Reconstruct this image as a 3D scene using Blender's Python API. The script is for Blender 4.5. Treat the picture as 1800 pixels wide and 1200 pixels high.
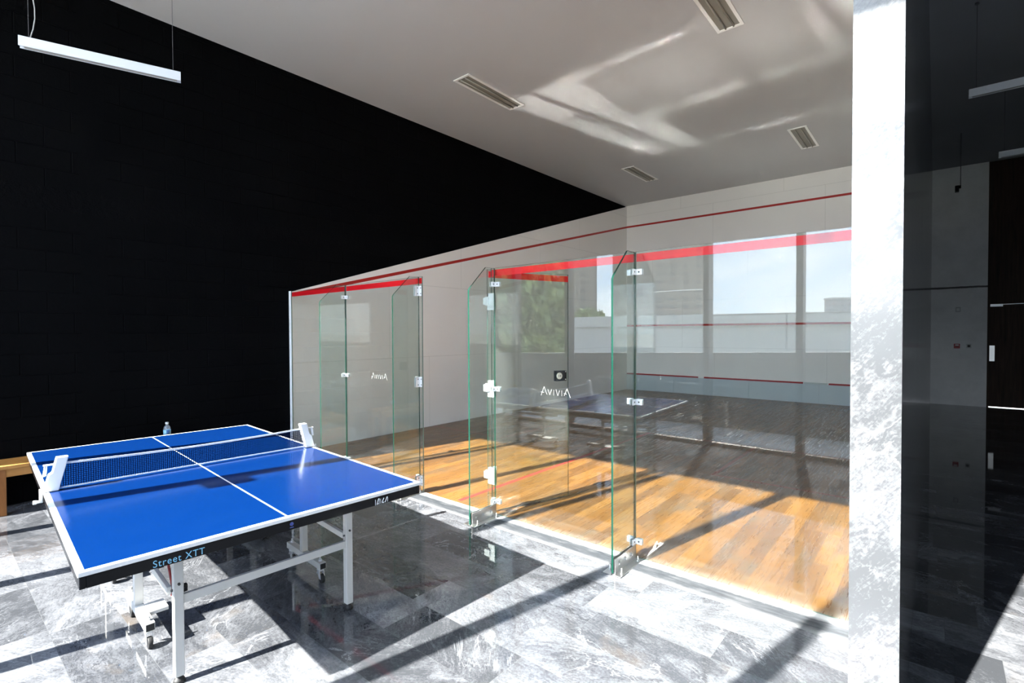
import bpy, bmesh, math, random
from mathutils import Vector, Matrix
random.seed(7)
S = bpy.context.scene
for o in list(bpy.data.objects):
    bpy.data.objects.remove(o)
COL = S.collection

# ------------------------------------------------------------------ camera
cam = bpy.data.cameras.new('camera')
cam.sensor_width = 36.0
cam.lens = 36.0 * 885.66 / 1800.0
cam.clip_end = 2000
camo = bpy.data.objects.new('camera', cam)
COL.objects.link(camo)
yaw, pit, rol = math.radians(40.0695), math.radians(-1.031), math.radians(-0.232)
F = Vector((-math.sin(yaw)*math.cos(pit), math.cos(yaw)*math.cos(pit), math.sin(pit)))
R = Vector((math.cos(yaw), math.sin(yaw), 0))
U = R.cross(F)
R2 = R*math.cos(rol) + U*math.sin(rol)
U2 = -R*math.sin(rol) + U*math.cos(rol)
camo.matrix_world = Matrix(((R2.x, U2.x, -F.x, 6.7307), (R2.y, U2.y, -F.y, -3.3292), (R2.z, U2.z, -F.z, 1.63), (0, 0, 0, 1)))
S.camera = camo

# ------------------------------------------------------------------ exposure
S.view_settings.view_transform = 'Standard'
S.view_settings.look = 'None'
S.view_settings.gamma = 1.0
S.view_settings.use_curve_mapping = False
S.view_settings.exposure = 1.05
S.cycles.max_bounces = 10
S.cycles.diffuse_bounces = 5
S.cycles.glossy_bounces = 5
S.cycles.transparent_max_bounces = 32
S.cycles.sample_clamp_indirect = 0.0
S.cycles.blur_glossy = 0.0
S.cycles.use_guiding = True
S.cycles.use_surface_guiding = True
S.cycles.surface_guiding_probability = 0.6
S.cycles.caustics_reflective = True
S.cycles.guiding_training_samples = 64

SKY = 3.7
SUN = 25.0
SUNDIR = Vector((0.27, 1.26, -1.0)).normalized()

# ------------------------------------------------------------------ node helpers
class NT:
    def __init__(self, tree):
        self.t = tree
        self.n = tree.nodes
        self.l = tree.links
    def node(self, kind, **kw):
        nd = self.n.new(kind)
        for k, v in kw.items():
            setattr(nd, k, v)
        return nd
    def put(self, nd, key, val):
        s = nd.inputs[key]
        if isinstance(val, bpy.types.NodeSocket):
            self.l.new(val, s)
        elif isinstance(val, (tuple, list)) and len(val) == 3 and s.type == 'RGBA':
            s.default_value = (*val, 1)
        else:
            s.default_value = val
    def m(self, op, a, b=0.0, c=0.0):
        nd = self.node('ShaderNodeMath', operation=op)
        self.put(nd, 0, a); self.put(nd, 1, b)
        if op in ('MULTIPLY_ADD', 'COMPARE', 'WRAP', 'SMOOTH_MIN'):
            self.put(nd, 2, c)
        return nd.outputs[0]
    def mix(self, fac, a, b):
        nd = self.node('ShaderNodeMix', data_type='RGBA')
        self.put(nd, 0, fac); self.put(nd, 6, a); self.put(nd, 7, b)
        return nd.outputs[2]
    def ramp(self, fac, stops, interp='LINEAR'):
        nd = self.node('ShaderNodeValToRGB')
        cr = nd.color_ramp
        cr.interpolation = interp
        while len(cr.elements) < len(stops):
            cr.elements.new(0.5)
        for e, (p, c) in zip(cr.elements, stops):
            e.position = p
            e.color = (*c, 1) if len(c) == 3 else c
        self.put(nd, 0, fac)
        return nd.outputs[0]
    def noise(self, vec, scale, detail=4.0, rough=0.55, dist=0.0, dim='3D', w=None):
        nd = self.node('ShaderNodeTexNoise', noise_dimensions=dim)
        if vec is not None:
            self.put(nd, 'Vector', vec)
        self.put(nd, 'Scale', scale); self.put(nd, 'Detail', detail)
        self.put(nd, 'Roughness', rough); self.put(nd, 'Distortion', dist)
        if w is not None:
            self.put(nd, 'W', w)
        return nd.outputs[0]
    def xyz(self, vec):
        nd = self.node('ShaderNodeSeparateXYZ')
        self.l.new(vec, nd.inputs[0])
        return nd.outputs
    def comb(self, x, y, z):
        nd = self.node('ShaderNodeCombineXYZ')
        self.put(nd, 0, x); self.put(nd, 1, y); self.put(nd, 2, z)
        return nd.outputs[0]
    def obj(self):
        return self.node('ShaderNodeTexCoord').outputs['Object']
    def band(self, v, lo, hi):          # 1 where lo < v < hi
        return self.m('MULTIPLY', self.m('GREATER_THAN', v, lo), self.m('LESS_THAN', v, hi))
    def mapr(self, v, a, b, c, d):
        nd = self.node('ShaderNodeMapRange')
        self.put(nd, 0, v)
        for i, k in enumerate((a, b, c, d)):
            self.put(nd, 1+i, k)
        return nd.outputs[0]
    def bump(self, h, strength=0.3, dist=0.01):
        nd = self.node('ShaderNodeBump')
        self.put(nd, 'Height', h); self.put(nd, 'Strength', strength); self.put(nd, 'Distance', dist)
        return nd.outputs[0]

def mat(name, base=(0.5, 0.5, 0.5), rough=0.5, metal=0.0, spec=0.5, **kw):
    m = bpy.data.materials.new(name)
    m.use_nodes = True
    p = m.node_tree.nodes['Principled BSDF']
    p.inputs['Base Color'].default_value = (*base, 1)
    p.inputs['Roughness'].default_value = rough
    p.inputs['Metallic'].default_value = metal
    p.inputs['Specular IOR Level'].default_value = spec
    for k, v in kw.items():
        p.inputs[k].default_value = v
    m.diffuse_color = (*base, 1)
    return m, NT(m.node_tree), p

# ------------------------------------------------------------------ world, sun
w = bpy.data.worlds.new('sky')
S.world = w
w.use_nodes = True
g = NT(w.node_tree)
bg = g.n['Background']
tc = g.node('ShaderNodeTexCoord').outputs['Generated']
X3 = g.xyz(tc)
el = X3[2]
cv = g.comb(X3[0], X3[1], g.m('MULTIPLY', el, 2.6))
cl = g.noise(cv, 3.2, 6, 0.55, 0.4)
cloud = g.mapr(cl, 0.38, 0.62, 0.0, 1.0)
blue = g.ramp(g.mapr(el, 0.0, 0.6, 0, 1), [(0, (0.72, 0.86, 1.0)), (0.3, (0.46, 0.64, 0.92)), (1, (0.28, 0.48, 0.90))])
skyc = g.mix(g.m('MULTIPLY', cloud, 0.85), blue, (1.0, 1.04, 1.08))
skyc = g.mix(g.mapr(g.noise(cv, 6.0, 5, 0.6, 0.3), 0.55, 0.72, 0.0, 0.45), skyc, (0.50, 0.56, 0.64))
low = g.mapr(el, -0.02, 0.0, 0.0, 1.0)
skyc = g.mix(low, (0.30, 0.31, 0.30), skyc)
g.l.new(skyc, bg.inputs[0])
bg.inputs[1].default_value = SKY

sl = bpy.data.lights.new('sun', 'SUN')
sl.energy = SUN
sl.angle = math.radians(0.6)
sl.color = (1.0, 0.96, 0.90)
so = bpy.data.objects.new('sun', sl)
COL.objects.link(so)
so.location = (2, -12, 12)
so.rotation_euler = SUNDIR.to_track_quat('-Z', 'Y').to_euler()

# ------------------------------------------------------------------ mesh helpers
def box(bm, x0, y0, z0, x1, y1, z1, mi=0):
    vs = [bm.verts.new(p) for p in ((x0, y0, z0), (x1, y0, z0), (x1, y1, z0), (x0, y1, z0), (x0, y0, z1), (x1, y0, z1), (x1, y1, z1), (x0, y1, z1))]
    fs = []
    for q in ((0, 3, 2, 1), (4, 5, 6, 7), (0, 1, 5, 4), (1, 2, 6, 5), (2, 3, 7, 6), (3, 0, 4, 7)):
        f = bm.faces.new([vs[i] for i in q])
        f.material_index = mi
        fs.append(f)
    return vs, fs

def prism(bm, pts, axis, a, b, mi=0, side=None):
    """extrude a 2D outline along an axis (0 x, 1 y, 2 z) from a to b"""
    def P(u, v, t):
        return {0: (t, u, v), 1: (u, t, v), 2: (u, v, t)}[axis]
    A = [bm.verts.new(P(u, v, a)) for u, v in pts]
    B = [bm.verts.new(P(u, v, b)) for u, v in pts]
    fs = [bm.faces.new(A), bm.faces.new(B)]
    for f in fs:
        f.material_index = mi
    n = len(pts)
    for i in range(n):
        f = bm.faces.new((A[i], A[(i+1) % n], B[(i+1) % n], B[i]))
        f.material_index = mi if side is None else side
    bmesh.ops.recalc_face_normals(bm, faces=bm.faces[:])

def tube(bm, p0, p1, r, seg=12, r1=None, mi=0, caps=True):
    p0, p1 = Vector(p0), Vector(p1)
    d = (p1 - p0).normalized()
    a = d.orthogonal().normalized()
    b = d.cross(a)
    r1 = r if r1 is None else r1
    A = []; B = []
    for i in range(seg):
        t = 2*math.pi*i/seg
        k = a*math.cos(t) + b*math.sin(t)
        A.append(bm.verts.new(p0 + k*r)); B.append(bm.verts.new(p1 + k*r1))
    for i in range(seg):
        f = bm.faces.new((A[i], A[(i+1) % seg], B[(i+1) % seg], B[i]))
        f.smooth = True; f.material_index = mi
    if caps:
        f = bm.faces.new(A[::-1]); f.material_index = mi
        f = bm.faces.new(B); f.material_index = mi

def path(bm, pts, r, seg=8, mi=0):
    """round bar swept along points"""
    pts = [Vector(p) for p in pts]
    rings = []
    for i, p in enumerate(pts):
        d = (pts[min(i+1, len(pts)-1)] - pts[max(i-1, 0)]).normalized()
        ref = Vector((0, 0, 1)) if abs(d.z) < 0.9 else Vector((1, 0, 0))
        a = d.cross(ref).normalized(); b = d.cross(a)
        rings.append([bm.verts.new(p + (a*math.cos(2*math.pi*k/seg) + b*math.sin(2*math.pi*k/seg))*r) for k in range(seg)])
    for A, B in zip(rings, rings[1:]):
        for k in range(seg):
            f = bm.faces.new((A[k], A[(k+1) % seg], B[(k+1) % seg], B[k]))
            f.smooth = True; f.material_index = mi
    bm.faces.new(rings[0][::-1]).material_index = mi
    bm.faces.new(rings[-1]).material_index = mi

def bar(bm, p0, p1, wd, ht, mi=0):
    """square bar between two points; wd sideways, ht upwards"""
    p0, p1 = Vector(p0), Vector(p1)
    d = (p1-p0).normalized()
    up = Vector((0, 0, 1)) if abs(d.z) < 0.95 else Vector((1, 0, 0))
    s = d.cross(up).normalized(); u = s.cross(d)
    q = []
    for p in (p0, p1):
        for a, b in ((-1, -1), (1, -1), (1, 1), (-1, 1)):
            q.append(bm.verts.new(p + s*a*wd/2 + u*b*ht/2))
    for f in ((3, 2, 1, 0), (4, 5, 6, 7), (0, 1, 5, 4), (1, 2, 6, 5), (2, 3, 7, 6), (3, 0, 4, 7)):
        bm.faces.new([q[i] for i in f]).material_index = mi

def lathe(bm, prof, seg=24, mi=0, c=(0, 0, 0)):
    rings = []
    for r, z in prof:
        rings.append([bm.verts.new((c[0]+r*math.cos(2*math.pi*k/seg), c[1]+r*math.sin(2*math.pi*k/seg), c[2]+z)) for k in range(seg)])
    for A, B in zip(rings, rings[1:]):
        for k in range(seg):
            f = bm.faces.new((A[k], A[(k+1) % seg], B[(k+1) % seg], B[k]))
            f.smooth = True; f.material_index = mi
    bm.faces.new(rings[0][::-1]).material_index = mi
    bm.faces.new(rings[-1]).material_index = mi

def obj(name, bm, mats, parent=None, bevel=0.0, seg=2, loc=None):
    me = bpy.data.meshes.new(name)
    bm.to_mesh(me); bm.free()
    for m in (mats if isinstance(mats, (list, tuple)) else [mats]):
        me.materials.append(m)
    o = bpy.data.objects.new(name, me)
    COL.objects.link(o)
    if parent is not None:
        o.parent = parent
    if loc is not None:
        o.location = loc
    if bevel > 0:
        b = o.modifiers.new('bevel', 'BEVEL')
        b.width = bevel; b.segments = seg; b.limit_method = 'ANGLE'; b.angle_limit = math.radians(40)
    return o

def bx(name, dims, mats, parent=None, bevel=0.0):
    bm = bmesh.new(); box(bm, *dims)
    return obj(name, bm, mats, parent, bevel)

def tag(o, label, cat, group=None):
    o['label'] = label; o['category'] = cat
    if group:
        o['group'] = group
    return o

def thing(name, label, cat, loc=(0, 0, 0), rz=0.0, group=None):
    o = bpy.data.objects.new(name, None)
    o.empty_display_size = 0.1
    COL.objects.link(o)
    o.location = loc; o.rotation_euler = (0, 0, rz)
    return tag(o, label, cat, group)

def struct(o, label=None):
    o['kind'] = 'structure'
    if label:
        o['label'] = label
    return o

def dup(root, label, loc=None, rz=None):
    r = root.copy(); COL.objects.link(r)
    r['label'] = label
    if loc is not None:
        r.location = loc
    if rz is not None:
        r.rotation_euler = (0, 0, rz)
    for ch in list(root.children):
        c = ch.copy(); COL.objects.link(c); c.parent = r
        for gc in list(ch.children):
            d = gc.copy(); COL.objects.link(d); d.parent = c
    return r

# ------------------------------------------------------------------ materials
def stone_tiles(name, vertical=False, bright=1.0, tint=(0.93, 0.97, 1.06), rough=0.10):
    """veined grey marble laid in 30 cm courses"""
    m, n, p = mat(name, (0.3, 0.3, 0.32), rough, spec=0.85)
    X = n.xyz(n.obj())
    if vertical:       # courses run up the wall
        u, v = n.m('ADD', X[0], X[1]), X[2]
        row_h, length = 2.36, 0.62
        row = n.m('FLOOR', n.m('DIVIDE', n.m('ADD', v, 0.015), row_h))
    else:
        u, v = X[0], X[1]
        row_h, length = 0.2985, 0.74
        row = n.m('FLOOR', n.m('DIVIDE', n.m('ADD', v, 2.878), row_h))
    wn = n.node('ShaderNodeTexWhiteNoise', noise_dimensions='1D'); n.put(wn, 'W', n.m('ADD', row, 31.7))
    uu = n.m('DIVIDE', n.m('ADD', u, n.m('MULTIPLY', wn.outputs[0], 5.0)), length)
    col = n.m('FLOOR', uu)
    wt = n.node('ShaderNodeTexWhiteNoise', noise_dimensions='2D'); n.put(wt, 'Vector', n.comb(row, col, 0))
    rnd = wt.outputs[0]
    rc = n.xyz(wt.outputs[1])
    # joints
    fu = n.m('FRACT', uu)
    vv = n.m('DIVIDE', n.m('ADD', v, 0.015 if vertical else 2.878), row_h)
    fv = n.m('FRACT', vv)
    du = n.m('MULTIPLY', n.m('MINIMUM', fu, n.m('SUBTRACT', 1.0, fu)), length)
    dv = n.m('MULTIPLY', n.m('MINIMUM', fv, n.m('SUBTRACT', 1.0, fv)), row_h)
    joint = n.m('LESS_THAN', n.m('MINIMUM', du, dv), 0.0011)
    # grain : stretched, turned differently on every tile
    ang = n.m('ADD', n.m('MULTIPLY', n.m('SUBTRACT', rc[0], 0.5), 1.5), 0.15)
    ca, sa = n.m('COSINE', ang), n.m('SINE', ang)
    gu = n.m('SUBTRACT', n.m('MULTIPLY', u, ca), n.m('MULTIPLY', v, sa))
    gv = n.m('ADD', n.m('MULTIPLY', u, sa), n.m('MULTIPLY', v, ca))
    if vertical:
        gu, gv = gv, gu
    off = n.m('MULTIPLY', rnd, 40.0)
    base = n.comb(gu, n.m('MULTIPLY', gv, 3.4), off)
    warp = n.noise(n.comb(gu, n.m('MULTIPLY', gv, 1.6), off), 2.2, 4, 0.6)
    wv = n.comb(n.m('ADD', gu, n.m('MULTIPLY', warp, 0.5)), n.m('ADD', n.m('MULTIPLY', gv, 3.2), n.m('MULTIPLY', warp, 2.2)), off)
    cloudy = n.noise(wv, 2.0, 9, 0.62, 0.7)
    fine = n.noise(n.comb(gu, n.m('MULTIPLY', gv, 7.0), off), 14, 7, 0.72, 0.9)
    tone = n.m('ADD', n.m('MULTIPLY', rc[1], 0.55), n.m('ADD', n.m('MULTIPLY', n.m('SUBTRACT', cloudy, 0.5), 1.5), n.m('MULTIPLY', n.m('SUBTRACT', fine, 0.5), 0.9)))
    rid = n.noise(n.comb(n.m('ADD', gu, n.m('MULTIPLY', warp, 0.35)), n.m('ADD', n.m('MULTIPLY', gv, 5.0), n.m('MULTIPLY', warp, 3.0)), n.m('ADD', off, 5.0)), 6.5, 8, 0.68, 0.5)
    rid = n.m('SUBTRACT', 1.0, n.m('MULTIPLY', n.m('ABSOLUTE', n.m('SUBTRACT', rid, 0.5)), 9.0))
    tone = n.m('ADD', tone, n.m('MULTIPLY', n.m('MAXIMUM', rid, 0.0), n.mapr(warp, 0.35, 0.65, -0.22, 0.38)))
    speck = n.noise(n.comb(u, v, off), 75, 3, 0.7)
    tone = n.m('ADD', tone, n.m('MULTIPLY', n.m('SUBTRACT', speck, 0.5), 0.85))
    c = n.ramp(tone, [(0.0, (0.085, 0.087, 0.090)), (0.25, (0.145, 0.146, 0.149)), (0.5, (0.22, 0.22, 0.222)), (0.8, (0.33, 0.33, 0.33)), (1.0, (0.46, 0.46, 0.455))])
    # white veins
    vn = n.noise(n.comb(gu, n.m('MULTIPLY', gv, 2.0), n.m('ADD', off, 9.0)), 1.35, 8, 0.62, 1.1)
    vein = n.mapr(n.m('ABSOLUTE', n.m('SUBTRACT', vn, 0.5)), 0.0, 0.009, 1.0, 0.0)
    gate = n.mapr(n.noise(n.comb(gu, gv, n.m('ADD', off, 3.0)), 1.7, 3), 0.50, 0.62, 0.0, 1.0)
    veinf = n.m('MULTIPLY', n.m('MULTIPLY', vein, gate), 0.6)
    c = n.mix(veinf, c, (0.66, 0.66, 0.65))
    # rust-coloured clouds on some slabs
    rust = n.m('MULTIPLY', n.mapr(n.noise(n.comb(u, v, n.m('ADD', off, 17.0)), 3.0, 5), 0.58, 0.75, 0.0, 0.45), n.m('GREATER_THAN', rc[2], 0.6))
    c = n.mix(rust, c, (0.27, 0.20, 0.13))
    mul = n.node('ShaderNodeMix', data_type='RGBA', blend_type='MULTIPLY')
    n.put(mul, 0, 1.0); n.put(mul, 6, c); n.put(mul, 7, tuple(t*bright for t in tint))
    c = n.mix(n.m('MULTIPLY', joint, 0.8), mul.outputs[2], (0.10, 0.105, 0.11))
    n.l.new(c, p.inputs['Base Color'])
    n.put(p, 'Roughness', n.mapr(fine, 0.3, 0.7, rough*0.9, rough*1.2))
    return m

M = {}
M['marble'] = stone_tiles('grey_marble_tiles', bright=0.54, rough=0.03)
M['marble_wall'] = stone_tiles('grey_marble_wall', vertical=True, bright=0.62, tint=(0.95, 0.99, 1.04), rough=0.12)

# sill of the court: dull dark marble, sun on its polished edge painted pale by the glass
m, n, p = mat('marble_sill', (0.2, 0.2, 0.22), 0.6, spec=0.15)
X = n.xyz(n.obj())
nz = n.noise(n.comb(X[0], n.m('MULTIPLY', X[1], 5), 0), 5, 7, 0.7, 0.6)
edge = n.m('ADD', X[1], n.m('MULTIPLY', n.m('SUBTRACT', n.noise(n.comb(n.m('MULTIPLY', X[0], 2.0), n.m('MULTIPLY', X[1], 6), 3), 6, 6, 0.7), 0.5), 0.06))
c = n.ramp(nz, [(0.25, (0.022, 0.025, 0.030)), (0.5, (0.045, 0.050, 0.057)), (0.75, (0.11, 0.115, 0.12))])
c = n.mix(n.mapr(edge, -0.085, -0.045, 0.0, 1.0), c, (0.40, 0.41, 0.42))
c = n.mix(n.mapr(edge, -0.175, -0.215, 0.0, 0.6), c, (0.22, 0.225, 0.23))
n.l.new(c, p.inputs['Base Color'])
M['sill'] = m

# court boards with the painted red lines
m, n, p = mat('court_boards', (0.3, 0.17, 0.07), 0.30)
X = n.xyz(n.obj())
pw, pl = 0.095, 1.05
r_ = n.m('FLOOR', n.m('DIVIDE', X[0], pw))
wn = n.node('ShaderNodeTexWhiteNoise', noise_dimensions='1D'); n.put(wn, 'W', r_)
yy = n.m('DIVIDE', n.m('ADD', X[1], n.m('MULTIPLY', wn.outputs[0], 7.0)), pl)
wt = n.node('ShaderNodeTexWhiteNoise', noise_dimensions='2D'); n.put(wt, 'Vector', n.comb(r_, n.m('FLOOR', yy), 0))
rc = n.xyz(wt.outputs[1])
grain = n.noise(n.comb(n.m('MULTIPLY', X[0], 22), n.m('MULTIPLY', X[1], 1.4), n.m('MULTIPLY', rc[2], 30)), 2.2, 6, 0.65, 0.6)
tone = n.m('ADD', n.m('MULTIPLY', rc[0], 0.62), n.m('MULTIPLY', n.m('SUBTRACT', grain, 0.3), 0.75))
c = n.ramp(tone, [(0.0, (0.086, 0.040, 0.015)), (0.35, (0.140, 0.063, 0.018)), (0.65, (0.190, 0.084, 0.021)), (1.0, (0.240, 0.118, 0.034))])
grey = n.m('MULTIPLY', n.mapr(n.noise(n.comb(n.m('MULTIPLY', X[0], 1.6), n.m('MULTIPLY', X[1], 0.8), 5), 2.4, 5, 0.6), 0.46, 0.68, 0.0, 0.75), n.mapr(rc[1], 0.2, 0.9, 0.25, 1.0))
c = n.mix(grey, c, (0.095, 0.070, 0.048))
fx = n.m('FRACT', n.m('DIVIDE', X[0], pw)); fy = n.m('FRACT', yy)
dx = n.m('MULTIPLY', n.m('MINIMUM', fx, n.m('SUBTRACT', 1.0, fx)), pw)
dy = n.m('MULTIPLY', n.m('MINIMUM', fy, n.m('SUBTRACT', 1.0, fy)), pl)
c = n.mix(n.m('MULTIPLY', n.m('LESS_THAN', n.m('MINIMUM', dx, dy), 0.0014), 0.55), c, (0.05, 0.03, 0.02))
def bandc(v, mid, wdt=0.05):
    return n.band(v, mid - wdt/2, mid + wdt/2)
half = n.m('MULTIPLY', bandc(X[0], 3.2), n.band(X[1], 0.06, 4.3))
short = bandc(X[1], 4.29)
boxl = n.m('MULTIPLY', bandc(X[1], 2.52), n.m('MAXIMUM', n.m('LESS_THAN', X[0], 1.63), n.m('GREATER_THAN', X[0], 4.77)))
boxs = n.m('MULTIPLY', n.m('MAXIMUM', bandc(X[0], 1.6), bandc(X[0], 4.8)), n.band(X[1], 2.52, 4.3))
lines = n.m('MAXIMUM', half, n.m('MULTIPLY', n.m('MAXIMUM', short, n.m('MAXIMUM', boxl, boxs)), 0.45))
c = n.mix(lines, c, (0.36, 0.030, 0.028))
n.l.new(c, p.inputs['Base Color'])
n.put(p, 'Roughness', n.mapr(grain, 0.3, 0.7, 0.22, 0.38))
M['boards'] = m

def court_white(name, kind):
    m, n, p = mat(name, (0.62, 0.60, 0.57), 0.45, spec=0.35)
    X = n.xyz(n.obj())
    u = X[0] if kind == 'front' else X[1]
    z = X[2]
    row = n.m('FLOOR', n.m('DIVIDE', z, 1.22))
    uo = n.m('DIVIDE', n.m('ADD', u, n.m('MULTIPLY', row, 0.83)), 2.44)
    fu = n.m('FRACT', uo); fz = n.m('FRACT', n.m('DIVIDE', z, 1.22))
    j = n.m('LESS_THAN', n.m('MINIMUM', n.m('MULTIPLY', n.m('MINIMUM', fu, n.m('SUBTRACT', 1.0, fu)), 2.44), n.m('MULTIPLY', n.m('MINIMUM', fz, n.m('SUBTRACT', 1.0, fz)), 1.22)), 0.0035)
    nz = n.noise(n.comb(u, z, 0), 0.7, 5, 0.6)
    c = n.mix(nz, (0.86, 0.835, 0.81), (0.90, 0.875, 0.85))
    sc = n.mapr(n.noise(n.comb(n.m('MULTIPLY', u, 2.0), n.m('MULTIPLY', z, 2.0), 4), 3.0, 8, 0.75), 0.70, 0.74, 0.0, 0.22)
    c = n.mix(sc, c, (0.30, 0.29, 0.28))
    c = n.mix(n.m('MULTIPLY', j, 0.35), c, (0.36, 0.35, 0.33))
    if kind == 'front':
        ln = n.m('MAXIMUM', n.band(z, 4.57, 4.62), n.band(z, 1.78, 1.83))
    else:
        k = n.m('SUBTRACT', z, n.m('ADD', 2.13, n.m('MULTIPLY', u, (4.57-2.13)/9.75)))
        ln = n.band(k, 0.0, 0.05)
    c = n.mix(ln, c, (0.42, 0.022, 0.016))
    n.l.new(c, p.inputs['Base Color'])
    return m
M['front_white'] = court_white('court_front_white', 'front')
M['side_white'] = court_white('court_side_white', 'side')

# black painted concrete blocks
m, n, p = mat('black_painted_block', (0.012, 0.0125, 0.014), 0.7, spec=0.03)
X = n.xyz(n.obj())
bt = n.node('ShaderNodeTexBrick', offset=0.5)
n.put(bt, 'Vector', n.comb(X[1], X[2], 0))
n.put(bt, 'Scale', 1.0); n.put(bt, 'Brick Width', 0.41); n.put(bt, 'Row Height', 0.205); n.put(bt, 'Mortar Size', 0.007); n.put(bt, 'Mortar Smooth', 0.6)
n.put(bt, 'Color1', (1, 1, 1)); n.put(bt, 'Color2', (0.8, 0.8, 0.8)); n.put(bt, 'Mortar', (0, 0, 0))
blk = n.xyz(bt.outputs[0])[0]
strip = n.m('MAXIMUM', n.band(X[1], -2.20, -1.98), n.band(X[1], 3.1, 3.32))
beam = n.band(X[2], 2.86, 3.10)
flat = n.m('MAXIMUM', strip, beam)
h = n.m('ADD', n.m('MULTIPLY', n.m('MAXIMUM', blk, flat), 0.8), n.m('MULTIPLY', n.noise(n.obj(), 24, 5, 0.7), n.m('ADD', 0.18, n.m('MULTIPLY', beam, 0.9))))
n.l.new(n.bump(h, 0.9, 0.018), p.inputs['Normal'])
cc = n.mix(n.noise(n.obj(), 1.3, 5), (0.0012, 0.0013, 0.0016), (0.0030, 0.0032, 0.0038))
n.l.new(cc, p.inputs['Base Color'])
M['black'] = m

m, n, p = mat('ceiling_paint', (0.62, 0.61, 0.60), 0.75, spec=0.2)
n.l.new(n.mix(n.noise(n.obj(), 0.5, 4), (0.53, 0.53, 0.535), (0.58, 0.58, 0.585)), p.inputs['Base Color'])
M['ceiling'] = m
m, n, p = mat('dark_ceiling_paint', (0.13, 0.135, 0.145), 0.8, spec=0.2)
n.l.new(n.mix(n.noise(n.obj(), 0.9, 4), (0.28, 0.29, 0.31), (0.34, 0.35, 0.37)), p.inputs['Base Color'])
M['dark_ceiling'] = m
m, n, p = mat('raw_concrete', (0.3, 0.3, 0.3), 0.75, spec=0.25)
X = n.xyz(n.obj())
cz = n.noise(n.obj(), 2.2, 8, 0.65)
c = n.ramp(cz, [(0.3, (0.66, 0.665, 0.67)), (0.7, (0.80, 0.805, 0.81))])
cr = n.band(n.m('ADD', X[2], n.m('MULTIPLY', n.m('SUBTRACT', n.noise(n.obj(), 5, 3), 0.5), 0.03)), 2.55, 2.59)
c = n.mix(n.m('MULTIPLY', cr, 0.9), c, (0.03, 0.03, 0.03))
n.l.new(c, p.inputs['Base Color'])
n.l.new(n.bump(n.noise(n.obj(), 60, 4), 0.15, 0.004), p.inputs['Normal'])
M['concrete'] = m
m, n, p = mat('dark_veneer', (0.03, 0.018, 0.012), 0.6, spec=0.15)
X = n.xyz(n.obj())
n.l.new(n.ramp(n.noise(n.comb(n.m('MULTIPLY', X[0], 9), 0, n.m('MULTIPLY', X[2], 0.6)), 2.5, 6, 0.6), [(0.3, (0.016, 0.010, 0.008)), (0.7, (0.05, 0.03, 0.02))]), p.inputs['Base Color'])
M['veneer'] = m

# thin glass: mirror share by Fresnel, the rest passes straight through
def glass(name, tint, rough=0.0):
    m = bpy.data.materials.new(name); m.use_nodes = True
    n = NT(m.node_tree); n.n.clear()
    geo = n.node('ShaderNodeNewGeometry')
    ior = n.mapr(geo.outputs['Backfacing'], 0, 1, 1.66, 1/1.66)
    fr = n.node('ShaderNodeFresnel'); n.put(fr, 'IOR', ior)
    tr = n.node('ShaderNodeBsdfTransparent'); n.put(tr, 'Color', (*tint, 1))
    gl = n.node('ShaderNodeBsdfGlossy'); n.put(gl, 'Roughness', rough); n.put(gl, 'Color', (1, 1, 1, 1))
    mx = n.node('ShaderNodeMixShader')
    n.l.new(fr.outputs[0], mx.inputs[0]); n.l.new(tr.outputs[0], mx.inputs[1]); n.l.new(gl.outputs[0], mx.inputs[2])
    out = n.node('ShaderNodeOutputMaterial'); n.l.new(mx.outputs[0], out.inputs[0])
    return m
M['glass'] = glass('clear_glass', (0.935, 0.966, 0.955))
M['fin_glass'] = glass('fin_glass', (0.895, 0.945, 0.93))
M['window_glass'] = glass('window_glass', (0.98, 0.99, 0.985))
M['bottle_plastic'] = glass('bottle_plastic', (0.90, 0.94, 0.97), 0.05)
n = NT(M['bottle_plastic'].node_tree)
o_ = [k for k in n.n if k.type == 'OUTPUT_MATERIAL'][0]
src = o_.inputs[0].links[0].from_socket
df = n.node('ShaderNodeBsdfDiffuse'); n.put(df, 'Color', (0.8, 0.85, 0.9, 1))
mx = n.node('ShaderNodeMixShader'); mx.inputs[0].default_value = 0.16
n.l.new(src, mx.inputs[1]); n.l.new(df.outputs[0], mx.inputs[2]); n.l.new(mx.outputs[0], o_.inputs[0])
M['edge'], _, pe = mat('green_glass_edge', (0.005, 0.042, 0.028), 0.15)
M['panel_edge'], _, _ = mat('pale_glass_edge', (0.13, 0.22, 0.19), 0.2)
M['steel'], _, _ = mat('satin_steel', (0.62, 0.62, 0.61), 0.32, 1.0)
M['chrome'], _, _ = mat('polished_chrome', (0.85, 0.86, 0.87), 0.12, 1.0)
M['bright'], _, _ = mat('bright_fitting', (0.80, 0.81, 0.82), 0.30, 0.55)
M['red_tape'], _, _ = mat('red_tape', (0.72, 0.008, 0.016), 0.4)
M['red_paint'], _, _ = mat('red_paint', (0.36, 0.012, 0.014), 0.45)
M['logo_white'], _, _ = mat('etched_white', (0.20, 0.21, 0.21), 0.6)
M['mark_white'], _, _ = mat('mark_white', (0.75, 0.78, 0.80), 0.5)
M['white_paint'], _, _ = mat('white_paint', (0.78, 0.79, 0.80), 0.4)
M['white_trim'], _, _ = mat('white_edge_trim', (0.90, 0.92, 0.93), 0.4)
M['tin'], _, _ = mat('pale_tin', (0.50, 0.57, 0.61), 0.3)
M['tin_pale'], _, _ = mat('pale_strip', (0.52, 0.57, 0.56), 0.4)
M['black_metal'], _, _ = mat('black_metal', (0.005, 0.0055, 0.007), 0.22, spec=0.22)
M['black_rubber'], _, _ = mat('black_rubber', (0.015, 0.015, 0.016), 0.6)
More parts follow.
